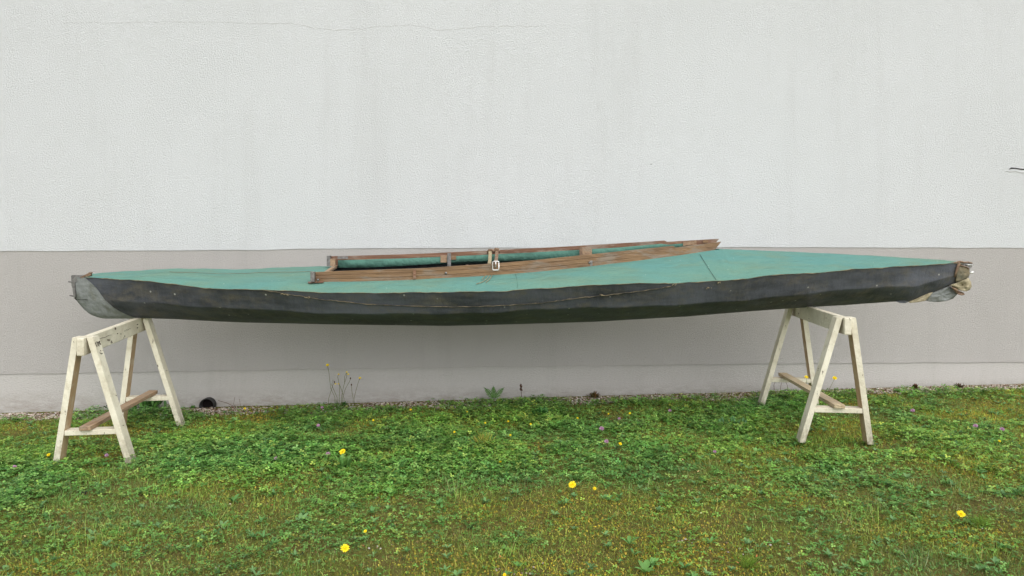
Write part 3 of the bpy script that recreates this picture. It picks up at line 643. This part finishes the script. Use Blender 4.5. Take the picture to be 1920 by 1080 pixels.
def vary(pal, n_, amt=.25, w=None):
    pal = np.array([srgb(*p)[:3] for p in pal]); i = rng.choice(len(pal), n_, p=w); c = pal[i]; j = rng.choice(len(pal), n_, p=w); t = rng.random((n_, 1))*.5
    c = c*(1-t)+pal[j]*t; return np.clip(c*(1+rng.normal(0, amt, (n_, 1))), .004, .9)
# clover
lv = []; lf = []
for k_ in range(3):
    a = k_*2*math.pi/3; R_ = np.array([[math.cos(a), -math.sin(a)], [math.sin(a), math.cos(a)]])
    P = np.array([(0.02, 0, 0), (.45, .30, .10), (.85, .34, .12), (1.0, 0, .02), (.85, -.34, .12), (.45, -.30, .10)])
    P[:, :2] = P[:, :2]@R_.T; b = len(lv); lv += P.tolist(); lf += [(b, b+3, b+2, b+1), (b, b+5, b+4, b+3)]
lv = np.array(lv); lf = np.array(lf)
x, y = scatter(560000, lambda x, y: (.05+np.clip(lush(x, y)-.12, 0, 1)*.62)*wmask(x, y)); n_ = len(x); print('clover', n_)
L_ = lush(x, y); sz = (.006+.0125*rng.random(n_)**1.4)*(.8+.3*L_)*np.interp(y, [2.6, 3.4], [.72, 1])
z = ground(x, y)+rng.uniform(.006, 1, n_)*(.012+.034*np.clip(L_, 0, 1.1))
bl = fbm(x*2.5+3, y*2.5+3, 77)[:, None]
cc = vary([(102, 146, 60), (80, 126, 56), (130, 166, 82), (146, 160, 70)], n_, .32, [.38, .27, .25, .10])*(.8+.5*bl)
cc = cc*.5+.5*patchtint(cc, x, y)
place(lv, lf, x, y, z, sz, rng.uniform(0, 6.3, n_), rng.normal(0, .38, n_), rng.uniform(0, 6.3, n_), cc, 'clover_patch', MAT['leaf'], 'dense dark green clover leaves spread over the lawn', 'clover')
# grass
bv = np.array([(-.5, 0, 0), (.5, 0, 0), (-.42, .10, .45), (.42, .10, .45), (-.22, .32, .80), (.22, .32, .80), (0, .62, 1.0), (0, .62, 1.0)]); bf = np.array([(0, 1, 3, 2), (2, 3, 5, 4), (4, 5, 6, 7)])
bv[7, 0] = .02
x, y = scatter(560000, lambda x, y: (.42+1.0*np.clip(fbm(x*3.5+5, y*3.5+5, 41)-.38, 0, 1)-.25*np.clip(lush(x, y), 0, 1))*wmask(x, y, .06, .22)); n_ = len(x); print('grass', n_)
gh = fbm(x*1.8+15, y*1.8+15, 43); ln = rng.gamma(3, .0048, n_)*(.35+1.3*gh)*(1+1.3*np.clip(fbm(x*4+80, y*4+80, 47)-.62, 0, 1)*5); sc = np.stack([rng.uniform(.0012, .0026, n_), ln, ln], 1)
cc = vary([(134, 164, 70), (110, 154, 62), (156, 168, 80), (180, 172, 106), (146, 134, 76)], n_, .28, [.38, .30, .16, .10, .06])
cc = patchtint(cc, x, y)
place(bv, bf, x, y, ground(x, y)-.002, sc, rng.uniform(0, 6.3, n_), rng.normal(0, .6, n_), rng.uniform(0, 6.3, n_), cc, 'grass', MAT['grass'], 'short mixed green and straw coloured grass blades in the lawn', 'grass')
# moss
mv = np.array([(-.5, 0, 0), (.5, 0, 0), (.45, .5, .7), (-.3, .6, 1.0)]); mf = np.array([(0, 1, 2, 3)])
x, y = scatter(520000, lambda x, y: np.clip(mossy(x, y)+.25, 0, 1)*.8*wmask(x, y, .08, .2)); n_ = len(x); print('moss', n_)
cc = vary([(162, 150, 58), (146, 144, 58), (172, 152, 74), (150, 128, 80), (124, 138, 56)], n_, .22, [.32, .28, .16, .1, .14])
sc = np.stack([rng.uniform(.003, .007, n_), rng.uniform(.004, .012, n_), rng.uniform(.002, .008, n_)], 1)
cc = patchtint(cc, x, y)
place(mv, mf, x, y, ground(x, y)-.001, sc, rng.uniform(0, 6.3, n_), rng.normal(0, .5, n_), rng.uniform(0, 6.3, n_), cc, 'moss', MAT['moss'], 'low olive yellow moss filling the gaps in the lawn', 'moss')
# broad leaves: plantain, dandelion and hawkbit rosettes
pv = np.array([(0, 0, 0), (.13, .25, .10), (.20, .55, .16), (.14, .82, .13), (0, 1.0, .04), (-.14, .82, .13), (-.20, .55, .16), (-.13, .25, .10), (0, .5, .10)])
pf = np.array([(0, 1, 2, 8), (8, 2, 3, 4), (8, 4, 5, 6), (0, 8, 6, 7)])
rx, ry = scatter(4600, lambda x, y: (.30+.5*fbm(x*2+7, y*2+7, 51))*wmask(x, y, .1, .3)); X_ = []; Y_ = []; A_ = []; S_ = []; C_ = []
for x0, y0 in zip(rx, ry):
    k_ = rng.integers(4, 10); a0 = rng.uniform(0, 6.3); s0 = rng.uniform(.012, .034)*(1.4 if rng.random() < .05 else 1); c0 = vary([(104, 148, 74), (88, 134, 68), (112, 148, 90), (98, 134, 82)], 1, .12)[0]*1.02
    for i in range(k_): X_.append(x0); Y_.append(y0); A_.append(a0+i*6.283/k_+rng.normal(0, .25)); S_.append(s0*rng.uniform(.7, 1.15)); C_.append(c0*rng.uniform(.82, 1.2))
X_ = np.array(X_); Y_ = np.array(Y_); A_ = np.array(A_); S_ = np.array(S_); n_ = len(X_); print('rosette leaves', n_)
wd_ = rng.uniform(.6, 1.2, n_)
place(pv, pf, X_, Y_, ground(X_, Y_)+.006, np.stack([S_*wd_, S_, S_], 1), A_, rng.uniform(-.75, -.05, n_), A_+math.pi/2, np.array(C_), 'broad_leaf_weeds', MAT['leaf'], 'broad leaved weeds in flat rosettes scattered through the lawn', 'weeds')
# litter: dry bits, reddish and pale leaves
x, y = scatter(2200, lambda x, y: .5+0*x); n_ = len(x)
cc = vary([(150, 120, 84), (176, 96, 60), (170, 160, 130), (120, 74, 50), (208, 178, 120)], n_, .2, [.35, .12, .2, .25, .08])
sc = np.stack([rng.uniform(.006, .02, n_), rng.uniform(.005, .016, n_), rng.uniform(.005, .016, n_)], 1)
place(pv, pf, x, y, ground(x, y)+rng.uniform(.006, .02, n_), sc, rng.uniform(0, 6.3, n_), rng.normal(0, .5, n_), rng.uniform(0, 6.3, n_), cc, 'leaf_litter', MAT['litter'], 'dry brown and reddish leaf scraps lying in the lawn', 'leaf litter')
# gravel along the wall and bare pebbly spots
import bmesh
bm = bmesh.new(); bmesh.ops.create_icosphere(bm, subdivisions=1, radius=1); iv = np.array([v.co[:] for v in bm.verts]); jf = np.array([[v.index for v in f.verts] for f in bm.faces]); bm.free()
def gx_(x, y):
    d = wallY(x)-y; px, py = pxY(x, y)
    a = np.clip((.26+.14*(fbm(x*3, y*0+1, 61)-.5)-d)/.05, 0, 1)
    k_ = np.interp(px, [-200, 0, 110, 200, 330, 380, 430, 500, 640, 720, 980, 1400, 1500, 1600, 1920, 2200], [1, 1, .9, .5, .4, .9, .9, .3, .4, .9, .9, 1, 1, 1, 1, 1]); return a*k_
x, y = scatter(52000, gx_, y0=4.5, y1=5.6); xb, yb = scatter(26000, lambda x, y: np.clip(blob(x, y, [(960, 1072, 60, 14, 1), (1290, 1025, 36, 8, .9), (1380, 1040, 50, 12, 1), (1000, 1058, 30, 7, 1), (720, 1018, 36, 8, .8), (1480, 1030, 40, 8, .8), (1840, 1010, 60, 10, .4), (420, 1055, 60, 10, .5)])-.2, 0, 1), y0=1.9, y1=3.4)
x = np.concatenate([x, xb]); y = np.concatenate([y, yb]); n_ = len(x); print('gravel', n_); r_ = np.minimum(rng.gamma(4, .0013, n_)+.002, .010); r_[-len(xb):] *= .55
cc = vary([(176, 164, 150), (150, 136, 122), (190, 184, 176), (122, 98, 80), (96, 80, 66)], n_, .15, [.3, .25, .15, .18, .12])
iv2 = iv*(1+.22*np.sin(iv[:, [1]]*5+iv[:, [0]]*3))
place(iv2, jf, x, y, ground(x, y)+.001+rng.random(n_)*.004, np.stack([r_*rng.uniform(.8, 1.3, n_), r_, r_*rng.uniform(.5, .8, n_)], 1), rng.uniform(0, 6.3, n_), rng.normal(0, .3, n_), rng.uniform(0, 6.3, n_), cc, 'gravel', MAT['stone'], 'pale gravel strip at the foot of the wall and pebbly bare spots', 'gravel')
# brown dry crumbs between gravel and wall
x, y = scatter(30000, lambda x, y: np.clip(1-(wallY(x)-y)/.22, 0, 1)*np.clip(fbm(x*2+3, y*0, 71)*2.2-.55, 0, 1), y0=4.6, y1=5.6); n_ = len(x); print('crumbs', n_)
cc = vary([(104, 66, 44), (84, 58, 40), (128, 82, 54), (84, 96, 46)], n_, .25, [.35, .3, .15, .2])
sc = np.stack([rng.uniform(.003, .008, n_), rng.uniform(.004, .012, n_), rng.uniform(.005, .018, n_)*(.5+fbm(x*5, y*0, 72))], 1)
place(mv, mf, x, y, ground(x, y)+.002, sc, rng.uniform(0, 6.3, n_), rng.normal(0, .5, n_), rng.uniform(0, 6.3, n_), cc, 'dry_moss', MAT['moss'], 'rusty brown dry moss along the bottom of the wall', 'moss')

# ---------------------------------------------------------------- single plants and flowers
def spot(px, py, h):
    Y = 4.0
    for _ in range(30):
        X = (px-960)*Y/FP; z = gz(X, Y)+h; Yn = FP*(EYE-z)/(py-HOR); Y = .6*Y+.4*min(Yn, wallY(X)-.02)
    return X, Y, gz(X, Y)
def petals(g, c, n_, r0, r1, up, wid, tilt):
    """a ring of tapering petals round centre c, leaning by tilt (Vector normal)"""
    nz = tilt.normalized(); ax = nz.orthogonal().normalized(); ay = nz.cross(ax); a0 = random.random()*6
    for i in range(n_):
        a = a0+2*math.pi*i/n_+random.uniform(-.08, .08); d = ax*math.cos(a)+ay*math.sin(a); t = nz.cross(d); rr = r1*random.uniform(.88, 1.08); u_ = up*random.uniform(.7, 1.3)
        P = [c+d*r0-t*wid*.4, c+d*r0+t*wid*.4, c+d*rr*.65+t*wid*.6+nz*u_*.8, c+d*rr+t*wid*.25+nz*u_, c+d*rr-t*wid*.25+nz*u_, c+d*rr*.65-t*wid*.6+nz*u_*.8]
        Q = [p-nz*.0008 for p in P]; g.add(P+Q, [(0, 1, 2, 5), (5, 2, 3, 4), (7, 6, 11, 8), (8, 11, 10, 9)])
def yellow(px, py, r, h, label, name='yellow_daisy', cat='flower', lean=None):
    X, Y, z = spot(px, py, h); root = empty(name, (X, Y, z), label, cat, 'yellow flowers in the lawn')
    top = Vector((X, Y, z+h)); off = Vector(lean or (random.uniform(-.015, .015), random.uniform(-.01, .01), 0)); b = Vector((X, Y, z-.005))+off
    g = G(); g.tube([b, b*.5+top*.5+Vector((off.x*.3, 0, .003)), top-Vector((0, 0, .002))], [.0014, .0012, .0012], 5); g.build('stem', MAT['stem'], root)
    t = Vector((random.uniform(-.25, .25), -.75, 1)); g = G()
    petals(g, top, max(10, int(r*900)), .001, r, r*.15, r*.26, t); petals(g, top+Vector((0, 0, .001)), max(8, int(r*650)), .001, r*.68, r*.32, r*.22, t); petals(g, top+Vector((0, 0, .002)), 8, .0005, r*.36, r*.40, r*.18, t)
    g.build('flower_head', MAT['yellow'], root, False)
    return root
def pink(px, py, r, h, label):
    X, Y, z = spot(px, py, h); root = empty('clover_flower', (X, Y, z), label, 'flower', 'pink clover flowers in the lawn')
    top = Vector((X, Y, z+h)); g = G(); g.tube([Vector((X+.008, Y, z-.004)), Vector((X+.003, Y, z+h*.5)), top], .0013, 5); g.build('stem', MAT['stem'], root)
    g = G()
    for i in range(46):
        a = i*2.39996; zc = 1-(i+.5)/46*1.5; q = math.sqrt(max(0, 1-zc*zc)); d = Vector((math.cos(a)*q, math.sin(a)*q, zc)); t = d.orthogonal().normalized(); b_ = top+d*r*.25; e = top+d*r*random.uniform(.85, 1.1); s_ = r*.16
        t2 = d.cross(t); g.add([b_+t*s_*.4, b_-t*s_*.2+t2*s_*.35, b_-t*s_*.2-t2*s_*.35, e+t*s_, e-t*s_*.5+t2*s_*.8, e-t*s_*.5-t2*s_*.8, e+d*s_*.9], [(0, 1, 4, 3), (1, 2, 5, 4), (2, 0, 3, 5), (3, 4, 6), (4, 5, 6), (5, 3, 6)])
    g.build('flower_head', MAT['pink'], root, False); return root
yellow(642, 847, .017, .055, 'full yellow dandelion beside a pink clover in the clover left of centre', 'dandelion')
yellow(1073, 909, .018, .045, 'largest yellow dandelion in mid lawn, right below the middle of the kayak', 'dandelion')
yellow(1802, 964, .016, .035, 'yellow dandelion in the moss at the far right foreground', 'dandelion')
yellow(647, 1028, .016, .035, 'full yellow dandelion in the mossy foreground near the bottom edge', 'dandelion')
yellow(91, 853, .010, .05, 'small yellow flower beside the near left foot of the left sawhorse', 'yellow_daisy')
yellow(1512, 707, .013, .26, 'tall yellow flower in front of the rear crossbar of the right sawhorse', 'yellow_daisy')
yellow(1565, 709, .016, .22, 'tall yellow flower between the near legs of the right sawhorse', 'yellow_daisy', lean=(-.06, .02, 0))
for px, py, r, h, lb in ((700, 788, .007, .07, 'tiny yellow flower on a long stalk right of the dandelion clump'), (770, 768, .007, .09, 'tiny pale yellow flower on a stalk below the wall weeds'), (852, 810, .007, .05, 'small yellow flower left of the grass tuft'),
        (910, 793, .007, .05, 'small yellow flower directly above the grass tuft'), (953, 790, .007, .05, 'small yellow flower upper right of the grass tuft, nearer of a row'), (957, 816, .007, .05, 'small yellow flower level with the grass tuft on its right'),
        (995, 795, .007, .05, 'small yellow flower left of the dark clover mound'), (938, 866, .007, .04, 'small yellow flower below and right of the grass tuft'), (1083, 784, .007, .05, 'small yellow flower in the clover mound above the pink clover'),
        (1141, 776, .006, .05, 'tiny yellow flower above the large pink clover, left of its pair'), (1181, 775, .008, .05, 'small yellow flower upper right of the large pink clover'), (1163, 832, .010, .04, 'yellow flower just right of the two pink clovers in mid lawn'),
        (1115, 916, .009, .03, 'small yellow flower just right of the largest dandelion'), (459, 766, .009, .02, 'low yellow flower close to the wall right of the drain pipe'), (685, 996, .007, .03, 'yellow bud in the moss just above the lower dandelion'),
        (1874, 827, .008, .03, 'yellow flower at the right below the pair of pink clovers'), (876, 772, .005, .05, 'tiny yellow flower in the grass below the feathery weed'), (946, 1078, .007, .02, 'yellow flower cut by the bottom edge of the picture')):
    yellow(px, py, r, h, lb)
for px, py, r, h, lb in ((27, 876, .010, .04, 'pink clover flower at the far left edge of the lawn'), (200, 854, .009, .04, 'mauve clover flower between the near legs of the left sawhorse'), (517, 860, .009, .04, 'pale whitish clover flower left of the dandelion'),
        (615, 851, .010, .04, 'magenta clover flower next to the dandelion left of centre'), (597, 798, .010, .05, 'faded brownish pink clover flower in the raised leaves below the wall weeds'), (604, 764, .009, .04, 'pink clover flower near the wall below the tall yellow weeds'),
        (1128, 804, .013, .05, 'largest pink clover flower, in mid lawn'), (1137, 828, .011, .04, 'pink clover flower with dark base below the largest one'), (1161, 785, .008, .05, 'pale pink clover flower above and right of the largest one'),
        (1256, 770, .009, .05, 'faint pink clover flower near the gravel right of centre'), (1340, 847, .008, .03, 'small pink clover flower left of the right sawhorse'), (1711, 770, .012, .05, 'pink clover flower right of the right sawhorse close to the wall'),
        (1829, 799, .012, .05, 'pink clover flower at the right, left one of a pair'), (1879, 805, .011, .05, 'pink clover flower at the right, right one of a pair')):
    pink(px, py, r, h, lb)
# tall branching yellow weed by the wall
X, Y, z = spot(640, 744, .0); Y = wallY(X)-.10; z = gz(X, Y)
wp = empty('hawkweed', (X, Y, z), 'tall thin branching weed with small yellow heads against the wall', 'plant')
def wpt(px, py, dy=0): return at(px, py, Y+dy)
for P, hd, r in (([(628, 745), (620, 728), (618, 710), (617, 700), (614, 685)], 1, .013), ([(632, 745), (622, 722), (624, 712), (629, 720)], 1, .007), ([(636, 746), (637, 725), (633, 706), (635, 702)], 1, .007), ([(640, 746), (644, 725), (650, 706), (650, 698)], 1, .007),
                 ([(642, 746), (648, 728), (655, 716), (657, 711)], 0, .005), ([(645, 747), (640, 730), (637, 722), (635, 720)], 1, .007), ([(646, 706), (649, 700), (653, 702)], 1, .008), ([(664, 746), (668, 730), (672, 716), (675, 709)], 1, .010), ([(662, 746), (660, 735), (659, 723)], 0, .005), ([(616, 748), (624, 722), (627, 718)], 0, .005)):
    dy = random.uniform(-.03, .03); P = [(P[0][0], P[0][1]+11)]+P; g = G(); g.tube([wpt(*p, dy) for p in P], .0015, 5); g.build('stem', MAT['stem'], wp)
    c0 = wpt(*P[-1], dy); g = G()
    if hd: petals(g, c0, 12, .001, r, r*.3, r*.3, Vector((.1, -.6, 1))); petals(g, c0+Vector((0, 0, .001)), 8, .001, r*.6, r*.4, r*.25, Vector((.1, -.6, 1))); g.build('flower_head', MAT['yellow'], wp, False)
    else: g.tube([c0, c0+Vector((0, 0, .008)), c0+Vector((0, 0, .014))], [.003, .005, .001], 6); g.build('seed_head', MAT['dry'], wp)
def leafy(name, px, py, label, cat, n_, ln, wid, pal, spread=.6, dw=None, hgt=0, parent=None, part='foliage', toward=None):
    X, Y, z = spot(px, py, .01)
    if dw is not None: Y = wallY(X)-dw; z = gz(X, Y)
    root = parent or empty(name, (X, Y, z), label, cat); yaw = rng.uniform(0, 6.28, n_)
    S = rng.uniform(.7, 1.15, n_)*ln; T = -rng.uniform(.1, spread, n_)-0; T = -(math.pi/2-.1)+rng.uniform(0, spread, n_)+rng.normal(0, .25, n_)
    V = pv*1.0; Sx = np.stack([S*wid, S, S*.6], 1); k2 = 1 if hgt else .25; rr_ = rng.uniform(0, 1, n_); x = X+rng.normal(0, ln*k2, n_)*(1-.5*rr_); y = Y+rng.normal(0, ln*.8*k2, n_)*(1-.5*rr_); zz_ = z+rr_*hgt
    P = V[None]*Sx[:, None, :]; c, s = np.cos(yaw)[:, None], np.sin(yaw)[:, None]
    ct, st = np.cos(T)[:, None], np.sin(T)[:, None]; y1 = P[..., 1]*ct+P[..., 2]*st; z1 = -P[..., 1]*st+P[..., 2]*ct; P = np.stack([P[..., 0]*c-y1*s+x[:, None], P[..., 0]*s+y1*c+y[:, None], z1+zz_[:, None]], -1)
    F = (pf[None]+(np.arange(n_)*9)[:, None, None]).reshape(-1, 4); o = mk(part, P.reshape(-1, 3), F, MAT['leaf'], root, True, np.repeat(vary(pal, n_, .15), 9, 0)); return root
GR = [(70, 112, 50), (88, 130, 58), (60, 98, 46)]
# feathery weed: three upright leaves made of leaflets
X, Y, z = spot(925, 745, 0); Y = wallY(X)-.12; fw = empty('feathery_weed', (X, Y, gz(X, Y)), 'weed with three upright feathery green leaves against the wall', 'plant')
for tip in ((907, 726), (925, 723), (946, 726)):
    a = at(926, 750, Y); b = at(*tip, Y); g = G(); mid = a*.5+b*.5+Vector((0, 0, .012)); V = []; cl = []
    g.tube([a, mid, b], .0016, 5)
    for i in range(9):
        t = (i+1.5)/10.5; p = (a*(1-t)**2+mid*2*t*(1-t)+b*t*t); dr = (b-a).normalized(); sd_ = Vector((dr.z, 0, -dr.x)); q = .021*(math.sin(math.pi*min(1, t*.8+.25)))
        for s_ in (-1, 1):
            e = p+sd_*s_*q+dr*q*.5+Vector((0, random.uniform(-.01, .01), 0)); w_ = dr*.0042; g.add([p-w_, p+w_, e+w_*.4, e-w_*.4, (p+e)/2+w_*1.6+Vector((0, -.002, 0))], [(0, 3, 4), (3, 2, 4), (2, 1, 4), (1, 0, 4)])
    mm = g.build('leaf', MAT['weed'], fw)
X, Y, z = spot(977, 743, 0); Y = wallY(X)-.10; dk = empty('dock_stalk', (X, Y, gz(X, Y)), 'short brown seed stalk standing right of the feathery weed', 'plant')
g = G(); g.tube([at(978, 744, Y), at(977, 733, Y), at(977, 722, Y)], .0018, 5); g.build('stem', MAT['dry'], dk)
g = G()
for i in range(26):
    p = at(977+random.uniform(-2.2, 2.2), 721+random.random()*13, Y+random.uniform(-.008, .008)); g.tube([p, p+Vector((random.uniform(-.004, .004), 0, .006)), p+Vector((0, 0, .01))], [.002, .004, .001], 5)
g.build('seed_head', MAT['dry'], dk)
leafy('dry_tuft', 1112, 742, 'low tuft of brown and green leaves at the wall foot right of centre', 'plant', 60, .05, .5, [(92, 66, 42), (110, 76, 48), (80, 92, 44)], 1.2, .08)
leafy('grass_tuft', 905, 838, 'upright yellowish green grass tuft standing in the clover', 'grass tuft', 90, .095, .045, [(176, 186, 84), (150, 172, 72), (186, 170, 92)], 1.0)
leafy('leafy_plant', 276, 768, 'leafy green plant growing under the far crossbar of the left sawhorse', 'plant', 90, .06, .8, GR, 1.1, None, .05)
leafy('low_weed', 650, 745, 'low leafy weed at the base of the tall yellow weed', 'plant', 50, .035, .7, GR, 1.2, .09)
leafy('reddish_weed', 1742, 737, 'small reddish brown weed at the wall foot right of the right sawhorse', 'plant', 40, .045, .7, [(96, 48, 38), (70, 84, 40), (112, 60, 44)], 1.1, .10)
leafy('reddish_weed', 1850, 742, 'low spreading reddish weed by the wall near the right edge', 'plant', 40, .045, .6, [(110, 60, 56), (86, 62, 50), (80, 84, 50)], 1.4, .12)
leafy('grey_green_weed', 1376, 800, 'grey green bushy weed in the lawn left of the right sawhorse', 'plant', 80, .05, .6, [(120, 160, 112), (96, 140, 88), (84, 130, 72)], 1.2, None, .03)
leafy('small_weed', 356, 768, 'small green sprig at the wall left of the drain pipe', 'plant', 26, .028, .9, GR, 1.1, .05)
leafy('dandelion_leaves', 640, 880, 'clump of long pale green leaves under the full yellow dandelion', 'plant', 22, .085, .75, [(112, 152, 76), (96, 140, 70)], 1.35)
leafy('grass_tuft', 1400, 1060, 'bright green grass tuft in the foreground at the bottom right', 'grass tuft', 70, .055, .05, [(150, 180, 76), (134, 168, 70)], 1.3)
leafy('grass_tuft', 1840, 985, 'fine green grass tuft beside the dandelion at the far right', 'grass tuft', 90, .05, .05, [(146, 176, 74), (130, 162, 70)], 1.3)
leafy('clover_mound', 1015, 782, 'raised dark green leafy mound near the wall right of centre', 'plant', 260, .035, .85, [(70, 122, 56), (84, 134, 60), (60, 108, 50)], 1.3, None, .045)
X, Y, z = spot(1465, 735, 0); Y = wallY(X)-.10; tw = empty('dry_sprigs', (X, Y, gz(X, Y)), 'thin dark dried sprigs behind the right sawhorse by the wall', 'plant')
for P in ([(1452, 736), (1451, 722), (1454, 715)], [(1463, 736), (1464, 724), (1466, 715)], [(1478, 738), (1476, 722), (1473, 715)]):
    g = G(); g.tube([at(*p, Y) for p in P], .0014, 5); e = at(*P[-1], Y)
    for i in range(5): g.tube([e, e+Vector((random.uniform(-.012, .012), 0, random.uniform(-.004, .008)))], .002, 4)
    g.build('stem', MAT['dry'], tw)
X, Y, z = spot(430, 762, 0); Y = wallY(X)-.10; tw = empty('dry_twig', (X, Y, gz(X, Y)), 'thin reddish twig leaning right of the drain pipe', 'twig')
g = G(); g.tube([at(409, 751, Y), at(424, 755, Y), at(437, 761, Y)], .0014, 5); g.tube([at(440, 745, Y), at(438, 758, Y), at(441, 763, Y)], .0010, 5); g.tube([at(449, 748, Y), at(451, 763, Y)], .0010, 5); g.build('stem', MAT['dry'], tw)
